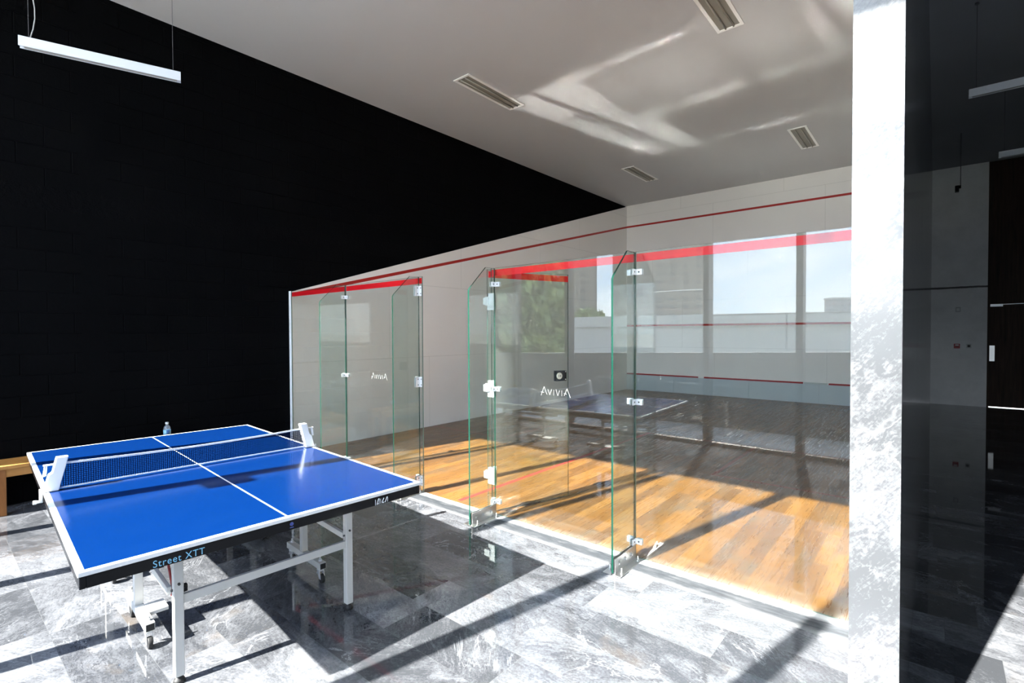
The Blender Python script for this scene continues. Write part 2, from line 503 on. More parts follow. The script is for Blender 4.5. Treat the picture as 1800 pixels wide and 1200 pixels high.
M['dark_steel'], _, _ = mat('dark_steel', (0.06, 0.06, 0.06), 0.4, 0.6)
M['frame_white'], _, _ = mat('white_powder_coat', (0.60, 0.595, 0.57), 0.38)
M['plastic_white'], _, _ = mat('white_plastic', (0.78, 0.80, 0.79), 0.35)
M['lamp_white'], _, _ = mat('lamp_white', (0.70, 0.74, 0.82), 0.35)
M['lamp_diffuser'], _, _ = mat('lamp_diffuser', (0.42, 0.42, 0.42), 0.5)
M['wire'], _, _ = mat('wire_grey', (0.10, 0.10, 0.11), 0.4)
M['grey_plastic'], _, _ = mat('grey_plastic', (0.45, 0.46, 0.46), 0.45)
M['fixture_frame'], _, _ = mat('fixture_frame', (0.93, 0.92, 0.90), 0.4)
M['fixture_reflector'], _, _ = mat('fixture_reflector', (0.27, 0.255, 0.215), 0.4)
M['tube_white'], _, _ = mat('tube_white', (0.36, 0.345, 0.30), 0.3)
M['text_blue'], _, _ = mat('text_blue', (0.22, 0.52, 0.72), 0.5)
M['label_blue'], _, _ = mat('label_blue', (0.30, 0.62, 0.85), 0.5)
M['label_dark'], _, _ = mat('label_dark_blue', (0.05, 0.16, 0.40), 0.5)
M['emblem_blue'], _, _ = mat('emblem_blue', (0.04, 0.06, 0.25), 0.5)
M['cord_red'], _, _ = mat('cord_red', (0.28, 0.03, 0.03), 0.6)
M['alarm_red'], _, _ = mat('alarm_red', (0.35, 0.02, 0.03), 0.45)
M['mullion'], _, _ = mat('bronze_aluminium', (0.045, 0.042, 0.04), 0.4, 0.3)
M['alu'], _, _ = mat('pale_aluminium', (0.85, 0.86, 0.86), 0.4, 0.2)
M['beige'], _, _ = mat('lock_face', (0.62, 0.58, 0.53), 0.4)

# blue table top with its white lines
m, n, p = mat('table_blue', (0.005, 0.055, 0.22), 0.16, spec=0.45)
X = n.xyz(n.obj())
ax, ay = n.m('ABSOLUTE', X[0]), n.m('ABSOLUTE', X[1])
ln = n.m('MAXIMUM', n.m('GREATER_THAN', ax, 1.37-0.022), n.m('GREATER_THAN', ay, 0.7625-0.022))
ln = n.m('MAXIMUM', ln, n.m('LESS_THAN', ay, 0.0045))
sm = n.mapr(n.noise(n.comb(n.m('MULTIPLY', X[0], 1.5), X[1], 0), 5, 7, 0.7), 0.45, 0.8, 0.0, 0.10)
c = n.mix(sm, (0.0009, 0.0160, 0.090), (0.006, 0.032, 0.115))
spk = n.m('GREATER_THAN', n.noise(n.comb(n.m('MULTIPLY', X[0], 1.0), n.m('MULTIPLY', X[1], 2.4), 8), 9.0, 2, 0.5), 0.775)
c = n.mix(n.m('MULTIPLY', spk, 0.35), c, (0.35, 0.5, 0.7))
n.l.new(n.mix(ln, c, (0.74, 0.76, 0.77)), p.inputs['Base Color'])
M['table_blue'] = m

# net: a real mesh pattern with holes
m = bpy.data.materials.new('net_mesh_blue'); m.use_nodes = True
n = NT(m.node_tree); n.n.clear()
X = n.xyz(n.obj())
fy = n.m('FRACT', n.m('DIVIDE', X[1], 0.011)); fz = n.m('FRACT', n.m('DIVIDE', X[2], 0.011))
hole = n.m('MULTIPLY', n.m('GREATER_THAN', fy, 0.36), n.m('GREATER_THAN', fz, 0.36))
df = n.node('ShaderNodeBsdfDiffuse'); n.put(df, 'Color', (0.006, 0.012, 0.04, 1))
tr = n.node('ShaderNodeBsdfTransparent')
mx = n.node('ShaderNodeMixShader'); n.l.new(hole, mx.inputs[0]); n.l.new(df.outputs[0], mx.inputs[1]); n.l.new(tr.outputs[0], mx.inputs[2])
out = n.node('ShaderNodeOutputMaterial'); n.l.new(mx.outputs[0], out.inputs[0])
M['net'] = m

def wood(name, a, b, ax):
    m, n, p = mat(name, a, 0.38)
    X = n.xyz(n.obj())
    k = [6.0, 6.0, 6.0]; k[ax] = 0.7
    gr = n.noise(n.comb(n.m('MULTIPLY', X[0], k[0]), n.m('MULTIPLY', X[1], k[1]), n.m('MULTIPLY', X[2], k[2])), 4, 7, 0.65, 0.8)
    n.l.new(n.ramp(gr, [(0.3, a), (0.7, b)]), p.inputs['Base Color'])
    return m
M['bench_seat'] = wood('bench_seat_wood', (0.36, 0.155, 0.035), (0.54, 0.27, 0.075), 1)
M['bench_leg'] = wood('bench_leg_wood', (0.20, 0.070, 0.014), (0.32, 0.125, 0.030), 2)

# ------------------------------------------------------------------ setting
H = 5.19
FY = -4.05            # glazed facade
PX0, PX1, PY = 6.50, 6.645, -1.19   # marble partition
struct(bx('floor', (-0.25, FY-0.08, -0.12, 10.3, 0.0, 0), M['marble']))
struct(bx('floor_corridor', (PX0, 0.0, -0.12, 10.3, 11.45, 0), M['marble']))
struct(bx('floor_court', (-0.25, 0.0, -0.12, PX0, 9.95, 0), M['boards']))
struct(bx('ceiling', (-0.25, FY-0.25, H, PX1, 11.5, H+0.2), M['ceiling']))
struct(bx('ceiling_corridor', (PX1, FY-0.25, H, 10.3, 11.5, H+0.2), M['dark_ceiling']))
struct(bx('wall_left', (-0.25, FY-0.08, 0, -0.045, 9.95, H), M['black']))
struct(bx('wall_front', (-0.045, 9.75, 0, PX0, 9.95, H), M['front_white']))
struct(bx('wall_partition', (PX0, PY, 0, PX1, 11.35, H), M['marble_wall']))
struct(bx('wall_court_right', (PX0-0.04, 0.012, 0, PX0, 9.75, H), M['side_white']))
bm = bmesh.new()
prism(bm, [(0.0, 0.0), (9.75, 0.0), (9.75, 5.17), (0.0, 2.195)], 0, -0.045, 0.0)
struct(obj('wall_court_left', bm, M['side_white']))
struct(bx('trim_1', (-0.047, -0.012, 0, 0.004, 0.0, 2.205), M['white_trim']), 'white edging on the court side wall')
# far corridor wall, door and door panel
DX0, DX1 = 7.60, 8.52
struct(bx('wall_far', (PX1, 11.35, 0, 7.565, 11.5, H), M['concrete']))
bm = bmesh.new()
box(bm, 7.565, 11.38, 2.151, 10.3, 11.5, H)
box(bm, 7.565, 11.38, 0, DX0-0.001, 11.5, 2.151)
box(bm, DX1+0.001, 11.38, 0, 10.3, 11.5, 2.151)
struct(obj('wall_far_veneer', bm, M['veneer']))
struct(bx('wall_right', (10.1, FY-0.08, 0, 10.3, 11.5, H), M['marble_wall']))
door = struct(bx('door_1', (DX0, 11.40, 0.014, DX1, 11.445, 2.15), M['veneer']))
bm = bmesh.new()
box(bm, DX0+0.005, 11.388, 0.98, DX0+0.085, 11.40, 1.31)
box(bm, DX0+0.035, 11.365, 1.03, DX0+0.055, 11.372, 1.26)
for z in (1.04, 1.25):
    box(bm, DX0+0.038, 11.37, z-0.008, DX0+0.052, 11.39, z+0.008)
for zz in (1.0, 1.29):
    for xx in (0.018, 0.072):
        tube(bm, (DX0+xx, 11.389, zz), (DX0+xx, 11.385, zz), 0.005, 8)
obj('door_handle', bm, M['steel'], door)
bm = bmesh.new()
box(bm, DX0+0.01, 11.34, 2.135, DX0+0.20, 11.40, 2.185)
bar(bm, (DX0+0.15, 11.33, 2.175), (DX0+0.62, 11.33, 2.185), 0.02, 0.012)
obj('door_closer', bm, M['bright'], door)
# room behind the door, lit, seen as a line of light under the leaf
struct(bx('floor_behind_door', (7.2, 11.5, -0.12, 9.0, 13.2, 0), M['tin_pale']))
struct(bx('wall_behind_door', (7.2, 13.2, 0, 9.0, 13.3, 2.6), M['white_paint']))
struct(bx('ceiling_behind_door', (7.2, 11.5, 2.6, 9.0, 13.3, 2.7), M['white_paint']))
struct(bx('trim_2', (DX0-0.006, 11.40, 0.0, DX1+0.006, 11.5, 0.003), M['alu']), 'metal door threshold')
pl_ = bpy.data.lights.new('hall_lamp', 'POINT'); pl_.energy = 260; pl_.shadow_soft_size = 0.1
plo = bpy.data.objects.new('hall_lamp', pl_); COL.objects.link(plo); plo.location = (8.05, 12.2, 1.9)

# sill and glazed facade
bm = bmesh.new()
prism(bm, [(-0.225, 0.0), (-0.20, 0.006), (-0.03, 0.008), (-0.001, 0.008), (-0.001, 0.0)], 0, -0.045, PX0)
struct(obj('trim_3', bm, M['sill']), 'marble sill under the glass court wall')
MX = [-0.005, 0.66, 1.85, 3.04, 4.225, 5.40, 6.58]
for i, x in enumerate(MX):
    struct(bx('trim_%d' % (i+4), (x-0.04, FY-0.07, 0, x+0.04, FY+0.11, H), M['mullion']), 'window mullion')
for i in range(6):
    x0, x1 = MX[i]+0.04, MX[i+1]-0.04
    wn_ = struct(bx('window_%d' % (i+1), (x0, FY-0.006, 0.05, x1, FY+0.006, H-0.02), M['window_glass']), 'window pane of the facade')
    bm = bmesh.new()
    box(bm, x0, FY-0.05, 0.0, x1, FY+0.05, 0.05)
    box(bm, x0, FY-0.03, H-0.02, x1, FY+0.03, H)
    if i == 3:
        box(bm, x0, FY-0.02, 2.18, x0+0.15, FY+0.05, 2.33)  # unseen box added to drop a small shadow on the table
    obj('window_frame', bm, [M['mullion'], M['alu']], wn_)
bm = bmesh.new()
box(bm, 6.62, FY-0.08, 2.4, 10.3, FY+0.08, H)
box(bm, 9.9, FY-0.08, 0, 10.3, FY+0.08, 2.4)
struct(obj('wall_facade', bm, M['black']))
wn_ = struct(bx('window_7', (6.62, FY-0.006, 0.02, 9.9, FY+0.006, 2.4), M['window_glass']), 'low window pane of the corridor')

# ------------------------------------------------------------------ outside, as the glass mirrors it
m, n, p = mat('terrace_tile', (0.45, 0.45, 0.44), 0.5)
bt = n.node('ShaderNodeTexBrick', offset=0.0)
n.put(bt, 'Vector', n.obj()); n.put(bt, 'Scale', 1.0); n.put(bt, 'Brick Width', 0.9); n.put(bt, 'Row Height', 0.45); n.put(bt, 'Mortar Size', 0.006)
n.put(bt, 'Color1', (0.52, 0.53, 0.52)); n.put(bt, 'Color2', (0.60, 0.605, 0.59)); n.put(bt, 'Mortar', (0.12, 0.12, 0.12))
n.l.new(bt.outputs[0], p.inputs['Base Color'])
M['terrace'] = m
m, n, p = mat('pale_ground', (0.35, 0.35, 0.32), 0.9)
n.l.new(n.ramp(n.noise(n.obj(), 0.05, 6), [(0.35, (0.20, 0.24, 0.15)), (0.55, (0.42, 0.38, 0.34)), (0.7, (0.34, 0.35, 0.34))]), p.inputs['Base Color'])
M['ground'] = m
M['parapet'], _, _ = mat('dark_render', (0.10, 0.10, 0.10), 0.8)
def tower_mat(name, wall, win, fw, fh):
    m, n, p = mat(name, wall, 0.7)
    X = n.xyz(n.obj())
    a = n.m('FRACT', n.m('DIVIDE', n.m('ADD', X[0], X[1]), fw)); b = n.m('FRACT', n.m('DIVIDE', X[2], fh))
    wd = n.m('MULTIPLY', n.band(a, 0.25, 0.62), n.band(b, 0.3, 0.72))
    n.l.new(n.mix(wd, wall, win), p.inputs['Base Color'])
    return m
M['tower'] = tower_mat('tower_facade', (0.28, 0.25, 0.21), (0.10, 0.11, 0.12), 5.0, 3.1)
M['tower_grey'] = tower_mat('grey_tower_facade', (0.42, 0.43, 0.44), (0.18, 0.20, 0.22), 4.0, 3.1)
M['pale_wall'], _, _ = mat('pale_wall', (0.55, 0.55, 0.53), 0.8)
m, n, p = mat('tree_leaves', (0.07, 0.12, 0.03), 0.6)
n.l.new(n.ramp(n.noise(n.obj(), 3.5, 5), [(0.35, (0.06, 0.11, 0.03)), (0.65, (0.26, 0.36, 0.10))]), p.inputs['Base Color'])
M['leaves'] = m
M['bark'], _, _ = mat('tree_bark', (0.10, 0.07, 0.05), 0.9)

struct(bx('floor_terrace', (-30, -5.62, -0.14, 30, FY-0.08, -0.02), M['terrace']))
bm = bmesh.new()
prism(bm, [(-30, -0.14), (30, -0.14), (30, 1.5), (6.0, 1.32), (-6.0, 1.02), (-30, 1.0)], 1, -5.85, -5.6)
struct(obj('wall_parapet', bm, M['parapet']))
struct(bx('ground_outside', (-900, -900, -3.4, 900, -5.85, -3.0), M['ground']))

def block(name, label, a, b, depth, z0, z1, m_, group=None):
    a, b = Vector(a), Vector(b)
    d = (b-a).normalized(); nr = Vector((d.y, -d.x))
    if nr.y > 0:
        nr = -nr
    t = thing(name, label, 'building', (a.x, a.y, z0), math.atan2(d.y, d.x), group)
    L = (b-a).length
    s = 1 if nr.dot(Vector((-d.y, d.x))) > 0 else -1
    bm = bmesh.new(); box(bm, 0, min(0, s*depth), 0, L, max(0, s*depth), z1-z0)
    obj('walls', bm, m_, t)
    bm = bmesh.new(); box(bm, -0.3, min(-0.3, s*depth-0.3), z1-z0, L+0.3, max(0.3, s*depth+0.3), z1-z0+1.2)
    obj('roof', bm, M['pale_wall'], t)
    return t
block('tower_block', 'tall beige tower block mirrored beside the bright sky in the court glass', (-82.5, -170.1), (-59.0, -190.4), 25, -3, 95, M['tower'])
block('tower_block', 'narrow beige tower block mirrored left of the sky strip in the court glass', (-112, -145), (-91.4, -163.3), 25, -3, 95, M['tower'])
block('apartment_building', 'small grey far block mirrored low in the rightmost glass panel', (-40.5, -349.6), (-31.5, -357.0), 8, -3, 20.5, M['tower_grey'])
block('boundary_wall', 'long pale low wall mirrored across the court glass under the sky', (-40, -46), (14, -52), 0.6, -3, 2.2, M['pale_wall'])

t = thing('guard_rail', 'thin guard rail mirrored across the bright sky of the court glass', 'rail', (-1.5, -20, 0))
bm = bmesh.new(); tube(bm, (0, 0, 2.36), (14, 0, 2.36), 0.016, 8); obj('handrail', bm, M['mullion'], t)
for k in range(5):
    bm = bmesh.new(); tube(bm, (0.1+k*3.4, 0, -3.0), (0.1+k*3.4, 0, 2.36), 0.012, 8); obj('post', bm, M['mullion'], t)
t = thing('light_boom', 'thin white horizontal boom mirrored before the tower block', 'pole', (-1.21, -20.4, 0))
bm = bmesh.new(); tube(bm, (-2.745, 0, 3.61), (0, 0, 3.60), 0.022, 8); obj('boom', bm, M['alu'], t)
bm = bmesh.new(); tube(bm, (0.02, 0, -3.0), (0.02, 0, 3.6), 0.03, 8); obj('pole', bm, M['mullion'], t)

def tree(label, x, y, z, h, r, seed):
    rd = random.Random(seed)
    t = thing('tree', label, 'tree', (x, y, z), rd.random()*6, 'trees mirrored in the court glass')
    bm = bmesh.new(); tube(bm, (0, 0, 0), (0.1, 0, h*0.6), 0.22, 10, 0.1)
    obj('trunk', bm, M['bark'], t)
    bm = bmesh.new()
    for k in range(1500):
        u = rd.uniform(-1, 1); th = rd.uniform(0, 6.283); q = r*(0.55+0.5*rd.random()**0.5)
        c = Vector((q*math.sqrt(1-u*u)*math.cos(th), q*math.sqrt(1-u*u)*math.sin(th), h*0.54 + q*u*1.45))
        s = rd.uniform(0.16, 0.42)
        a = Vector((rd.gauss(0, 1), rd.gauss(0, 1), rd.gauss(0, 1))).normalized(); b = a.orthogonal().normalized(); e = a.cross(b)
        for j in range(3):
            o_ = c + Vector((rd.gauss(0, 1), rd.gauss(0, 1), rd.gauss(0, 1)))*0.22
            bm.faces.new([bm.verts.new(o_+b*s), bm.verts.new(o_+e*s*0.7+a*s*0.3), bm.verts.new(o_-b*s), bm.verts.new(o_-e*s*0.7+a*s*0.3)])
    obj('crown', bm, M['leaves'], t)
tree('green leafy tree mirrored behind the etched lettering right of the doorway', -9.0, -15.2, -3, 10.5, 2.6, 1)
tree('green leafy tree mirrored along the right jamb of the doorway', -12.4, -12.4, -3, 10.5, 2.3, 2)
tree('green leafy tree mirrored left of the doorway near the clamps', -14.2, -8.6, -3, 10.0, 2.0, 4)
tree('green leafy tree mirrored in the leftmost glass screen', -20.0, -8.6, -3, 10.0, 3.0, 5)
tree('small dark tree mirrored at the foot of the sky strip', -27.0, -52.0, -3, 6.6, 2.6, 3)

# ------------------------------------------------------------------ glass court wall
GT = 0.006
GX = [(0.006, 1.338), (1.345, 2.745), (3.690, 5.078), (5.088, 6.455)]
STROKES = [[(-0.132, -0.037), (-0.102, 0.036), (-0.073, -0.027)], [(-0.135, -0.009), (-0.103, -0.013)],
           [(-0.063, 0.016), (-0.045, -0.029), (-0.025, 0.019)], [(-0.005, 0.015), (-0.005, -0.028)],
           [(0.016, 0.021), (0.035, -0.03), (0.052, 0.014)], [(0.073, 0.016), (0.073, -0.028)],
           [(0.096, -0.026), (0.123, 0.034), (0.155, -0.037)], [(0.093, -0.006), (0.121, -0.011)]]
PL = ['clear glass court panel next to the white side wall edge, leftmost',
      'clear glass court panel left of the doorway with etched lettering',
      'clear glass court panel right of the doorway with etched lettering',
      'clear glass court panel beside the marble pillar mirroring the sky']
for i, (x0, x1) in enumerate(GX):
    t = thing('glass_screen', PL[i], 'glass screen', (x0, 0, 0.009), 0, 'glass panels of the squash court back wall')
    bm = bmesh.new()
    prism(bm, [(0, 0.0), (x1-x0, 0.0), (x1-x0, 2.192), (0, 2.192)], 1, -GT, GT, 0, 1)
    obj('pane', bm, [M['glass'], M['panel_edge']], t)
    bm = bmesh.new(); box(bm, 0.002, GT, 2.121, x1-x0-0.002, GT+0.0012, 2.178)
    o = obj('tape', bm, M['red_tape'], t); o['label'] = 'red tape along the top of the glass'
    if i in (1, 2):
        bm = bmesh.new()
        ox = (2.00 if i == 1 else 4.38) - x0
        for st in STROKES:
            for (a, b), (c, d) in zip(st, st[1:]):
                bar(bm, (ox+a, -GT-0.0012, 1.141+b), (ox+c, -GT-0.0012, 1.141+d), 0.0010, 0.0032)
        o = obj('etched_logo', bm, M['logo_white'], t); o['label'] = 'white etched lettering'
bm = bmesh.new()
box(bm, -0.02, -GT-0.004, -0.018, 0.02, GT+0.004, 0.018)

FX = [1.342, 2.700, 3.738, 5.083]
FL = ['upright glass fin at the joint of the two left court panels',
      'upright glass fin on the left side of the doorway, behind the table corner',
      'upright glass fin on the right side of the doorway, with dark green edge',
      'upright glass fin in front of the joint beside the rightmost court panel']
def bolt(bm, x, y, z, ax, r=0.012, l=0.012):
    d = Vector(ax)
    tube(bm, (x, y, z), Vector((x, y, z))+d*l*0.3, r*1.35, 14)
    tube(bm, Vector((x, y, z))+d*l*0.3, Vector((x, y, z))+d*l, r*0.8, 6)
for i, fx in enumerate(FX):
    t = thing('glass_fin', FL[i], 'glass fin', (fx, 0, 0), 0, 'upright glass fins bracing the court wall')
    y1 = -GT-0.004
    bm = bmesh.new()
    prism(bm, [(y1, 0.012), (y1, 2.195), (-0.125, 2.195), (-0.322, 2.005), (-0.335, 1.985), (-0.335, 0.012)], 0, -0.0065, 0.0065, 0, 1)
    obj('pane', bm, [M['fin_glass'], M['edge']], t)
    # base shoe: an angle either side, plate, bolts
    sh = None
    for s in (-1, 1):
        bm = bmesh.new()
        a, b = sorted((s*0.0075, s*0.0135)); box(bm, a, -0.322, 0.009, b, -0.012, 0.105)
        a, b = sorted((s*0.0075, s*0.066)); box(bm, a, -0.345, 0.003, b, 0.0-0.012, 0.009)
        shoe = obj('base_shoe', bm, M['steel'], t, 0.0008)
        for k, yy in enumerate((-0.265, -0.175, -0.085)):
            bm = bmesh.new(); bolt(bm, s*0.0135, yy, 0.060, (s, 0, 0), 0.013, 0.010)
            obj('bolt', bm, M['steel'], shoe)
        for yy in (-0.285, -0.045):
            bm = bmesh.new()
            bolt(bm, s*0.044, yy, 0.009, (0, 0, 1), 0.010, 0.014)
            tube(bm, (s*0.044, yy, 0.012), (s*0.044, yy, 0.042), 0.0055, 10)
            obj('anchor_bolt', bm, M['steel'], shoe)
    big = (i == 1)
    hh, ll = (0.052, 0.052) if big else (0.021, 0.048)
    for z in ((2.055, 1.13, 0.13) if not big else (2.055, 1.13, 0.12)):
        bm = bmesh.new()
        for s in (-1, 1):
            a, b = sorted((s*0.0070, s*0.0130))
            box(bm, a, -0.012-ll, z-hh, b, -0.0065, z+hh)
            if i == 2 and s == -1:
                xa = -0.046
            else:
                xa = s*(0.013+ll*0.95)
            a, b = sorted((s*0.013, xa))
            if big and s == 1:
                a, b = 0.013, 0.045
            box(bm, a, -0.0125, z-hh, b, -0.0065, z+hh)
            box(bm, a, 0.0065, z-hh, b, 0.0125, z+hh)
        cl = obj('clamp', bm, M['bright'], t, 0.002)
        zs = (z-hh*0.55, z+hh*0.55) if big else (z,)
        for zz in zs:
            for s in (-1, 1):
                bm = bmesh.new(); tube(bm, (s*0.013, -0.035, zz), (s*0.0142, -0.035, zz), 0.006, 10)
                obj('screw', bm, M['dark_steel'], cl)
            bm = bmesh.new(); tube(bm, (0.034, -0.0125, zz), (0.034, -0.0137, zz), 0.006, 10)
            obj('screw', bm, M['dark_steel'], cl)

# open glass door, swung into the court
DA = math.radians(70); DL = 0.88
HX, HY = 3.655, 0.0
t = thing('glass_door', 'open frameless glass door swung into the court with square lock', 'door', (HX, HY, 0), DA)
bm = bmesh.new()
prism(bm, [(-0.012, 0.012), (DL, 0.012), (DL, 2.195), (-0.012, 2.195)], 1, -0.005, 0.005, 0, 1)
obj('pane', bm, [M['glass'], M['edge']], t)
bm = bmesh.new(); box(bm, 0.0, -0.0065, 2.121, DL-0.002, -0.005, 2.178)
obj('tape', bm, M['red_tape'], t)
for z in (1.905, 1.128, 0.347):
    bm = bmesh.new()          # plates on the leaf
    for yy in (-0.012, 0.005):
        box(bm, 0.006, yy, z-0.07, 0.070, yy+0.007, z+0.07)
    hg = obj('hinge', bm, M['bright'], t, 0.0015)
    bm = bmesh.new(); tube(bm, (-0.004, 0, z-0.072), (-0.004, 0, z+0.072), 0.010, 14)
    obj('hinge_pin', bm, M['dark_steel'], hg)
    # plates clipped on the fixed panel
    Rm = Matrix.Rotation(-DA, 4, 'Z')
    bm = bmesh.new()
    prism(bm, [(0.000, z-0.075), (0.075, z-0.075), (0.075, z+0.075), (0.012, z+0.075), (0.012, z+0.045), (-0.028, z+0.045), (-0.028, z-0.035), (0.0, z-0.035)], 1, -0.016, -0.007)
    bmesh.ops.transform(bm, matrix=Rm, verts=bm.verts[:])
    obj('hinge_plate', bm, M['bright'], hg, 0.0015)
    bm = bmesh.new(); box(bm, 0.030, 0.007, z-0.075, 0.080, 0.016, z+0.075)
    bmesh.ops.transform(bm, matrix=Rm, verts=bm.verts[:])
    obj('back_plate', bm, M['steel'], hg, 0.0015)
    bm = bmesh.new(); box(bm, -0.034, -0.034, z-0.026, 0.026, -0.016, z+0.036)
    bmesh.ops.transform(bm, matrix=Rm, verts=bm.verts[:])
    obj('knuckle', bm, M['bright'], hg, 0.002)
bm = bmesh.new()
box(bm, DL-0.155, -0.024, 1.155, DL-0.035, -0.005, 1.255)
box(bm, DL-0.155, 0.005, 1.155, DL-0.035, 0.024, 1.255)
lk = obj('lock', bm, M['black_metal'], t, 0.002)
bm = bmesh.new(); tube(bm, (DL-0.122, -0.024, 1.206), (DL-0.122, -0.030, 1.206), 0.032, 28)
fc = obj('lock_face', bm, M['beige'], lk, 0.001)
for q, r_ in ((0.131, 0.0055), (0.112, 0.0065)):
    bm = bmesh.new(); tube(bm, (DL-q, -0.030, 1.206), (DL-q, -0.0305, 1.206), r_, 12)
    obj('keyhole', bm, M['black_rubber'], lk)
for zz in (1.17, 1.245):
    bm = bmesh.new(); tube(bm, (DL-0.048, -0.024, zz), (DL-0.048, -0.027, zz), 0.006, 12)
    obj('screw', bm, M['bright'], lk)

# tin along the front wall
t = thing('tin_board', 'pale blue board along the foot of the front wall under broken red strip', 'board', (0, 9.75, 0))
xs = [0.004, 1.38, 3.26, 4.74, 6.45]
for a, b in zip(xs, xs[1:]):
    bm = bmesh.new(); box(bm, a+0.002, -0.022, 0.004, b-0.002, -0.001, 0.432)
    obj('panel', bm, M['tin'], t, 0.001)
for a, b in ((0.006, 2.03), (2.18, 4.42), (4.92, 6.44)):
    bm = bmesh.new()
    prism(bm, [(-0.026, 0.434), (-0.001, 0.434), (-0.001, 0.470), (-0.010, 0.470)], 0, a, b)
    o = obj('strip', bm, M['red_paint'], t); o['label'] = 'red strip on top of the board'
bm = bmesh.new(); prism(bm, [(-0.026, 0.434), (-0.001, 0.434), (-0.001, 0.470), (-0.010, 0.470)], 0, 4.44, 4.90)
o = obj('strip', bm, M['tin_pale'], t); o['label'] = 'bare pale strip without red paint'

# ------------------------------------------------------------------ table tennis table
TP, TA = (3.025, -2.12, 0), math.radians(-3.24)
t = thing('table_tennis_table', 'blue table tennis table with white lines on white wheeled undercarriage', 'table', TP, TA)
ZT = 0.76
OY = 0.055
for s in (-1, 1):
    bm = bmesh.new()
    a, b = sorted((s*0.003, s*1.37)); box(bm, a, -0.7625, ZT-0.018, b, 0.7625, ZT)
    obj('tabletop', bm, M['table_blue'], t, 0.002)
    bm = bmesh.new()            # black steel rim under the top
    a, b = sorted((s*0.012, s*1.366))
    zb, zt = ZT-0.066, ZT-0.0185
    outer = [(a, -0.758), (b, -0.758), (b, 0.758), (a, 0.758)]
    box(bm, a, -0.758, zb, b, -0.738, zt); box(bm, a, 0.738, zb, b, 0.758, zt)
    e = s*1.366; f = s*1.346; a2, b2 = sorted((e, f)); box(bm, a2, -0.738, zb, b2, 0.738, zt)
    e = s*0.012; f = s*0.032; a2, b2 = sorted((e, f)); box(bm, a2, -0.738, zb, b2, 0.738, zt)
    rim = obj('rim', bm, M['black_metal'], t, 0.003)
    if s == 1:
        # lettering on the near end
        cu = bpy.data.curves.new('lettering', 'FONT')
        cu.body = 'Street XTT'; cu.size = 0.040; cu.extrude = 0.0004; cu.space_character = 1.12
        fo = bpy.data.objects.new('tmp', cu); COL.objects.link(fo)
        bpy.context.view_layer.update()
        me = bpy.data.meshes.new_from_object(fo.evaluated_get(bpy.context.evaluated_depsgraph_get()))
        bpy.data.objects.remove(fo)
        me.name = 'lettering'
        me.transform(Matrix(((0, 0, 1, 0), (1, 0, 0, 0), (0, 1, 0, 0), (0, 0, 0, 1))))
        w_ = max(v.co.y for v in me.vertices)
        me.transform(Matrix.Diagonal((1, 0.183/w_, 1, 1)))
        me.transform(Matrix.Translation((1.3667, -0.535, 0.700)))
        me.materials.append(M['text_blue'])
        lo = bpy.data.objects.new('lettering', me); COL.objects.link(lo); lo.parent = rim
        lo['label'] = 'pale blue lettering reading Street XTT'
        # small white maker's mark, its feet cut off by the rim
        bm = bmesh.new()
        y0, zz, k = 0.466, 0.697, 0.030
        for st in ([(0, 0), (0, 1)], [(.35, .05), (.72, 1), (.95, 1), (.85, .05)], [(.42, .12), (.72, .18)], [(1.25, .05), (1.25, .95)], [(2.05, .95), (1.62, .3), (1.75, .08), (2.1, .2)], [(2.35, 0.08), (2.75, .95), (2.95, .95), (2.92, .1)]):
            for (p0, q0), (p1, q1) in zip(st, st[1:]):
                bar(bm, (1.3668, y0+p0*0.026, zz+q0*k), (1.3668, y0+p1*0.026, zz+q1*k), 0.0008, 0.0046)
        lo = obj('maker_mark', bm, M['mark_white'], rim); lo['label'] = 'white hand-drawn maker mark'
        bm = bmesh.new(); tube(bm, (1.366, 0.015, 0.722), (1.3672, 0.015, 0.722), 0.009, 16)
        bar(bm, (1.3668, 0.006, 0.706), (1.3668, 0.024, 0.706), 0.0008, 0.004)
        obj('emblem', bm, M['emblem_blue'], rim)
    # end legs with cross bar, link bars
    lx = s*1.03
    for yy in (-0.43+OY, 0.43+OY):
        bm = bmesh.new(); box(bm, lx-0.02, yy-0.02, 0.035, lx+0.02, yy+0.02, ZT-0.066)
        lg = obj('leg', bm, M['frame_white'], t, 0.003)
        bm = bmesh.new(); lathe(bm, [(0.016, 0.036), (0.016, 0.022), (0.022, 0.018), (0.026, 0.0)][::-1], 16, 0, (lx, yy, 0.0))
        obj('foot', bm, M['black_rubber'], lg)
        bm = bmesh.new(); tube(bm, (lx-0.03*s, yy+0.0, 0.47), (lx+0.028*s, yy, 0.47), 0.006, 8)
        obj('bolt', bm, M['dark_steel'], lg)
        bm = bmesh.new(); tube(bm, (lx, yy-0.028, 0.44), (lx, yy+0.028, 0.44), 0.006, 8)
        obj('bolt', bm, M['dark_steel'], lg)
    bm = bmesh.new(); box(bm, lx-0.010, -0.41+OY, 0.368, lx+0.010, 0.41+OY, 0.410)
    obj('crossbar', bm, M['frame_white'], t, 0.002)
    for yy in (-0.405, 0.470):
        bm = bmesh.new(); bar(bm, (lx-s*0.02, yy, 0.435), (s*0.345, yy, 0.452), 0.018, 0.034)
        obj('link_bar', bm, M['frame_white'], t, 0.002)
    # wheeled post frames
    px_ = 0.36 if s == 1 else -0.58
    b0, b1 = (0.13, 0.64) if s == 1 else (-0.86, -0.36)
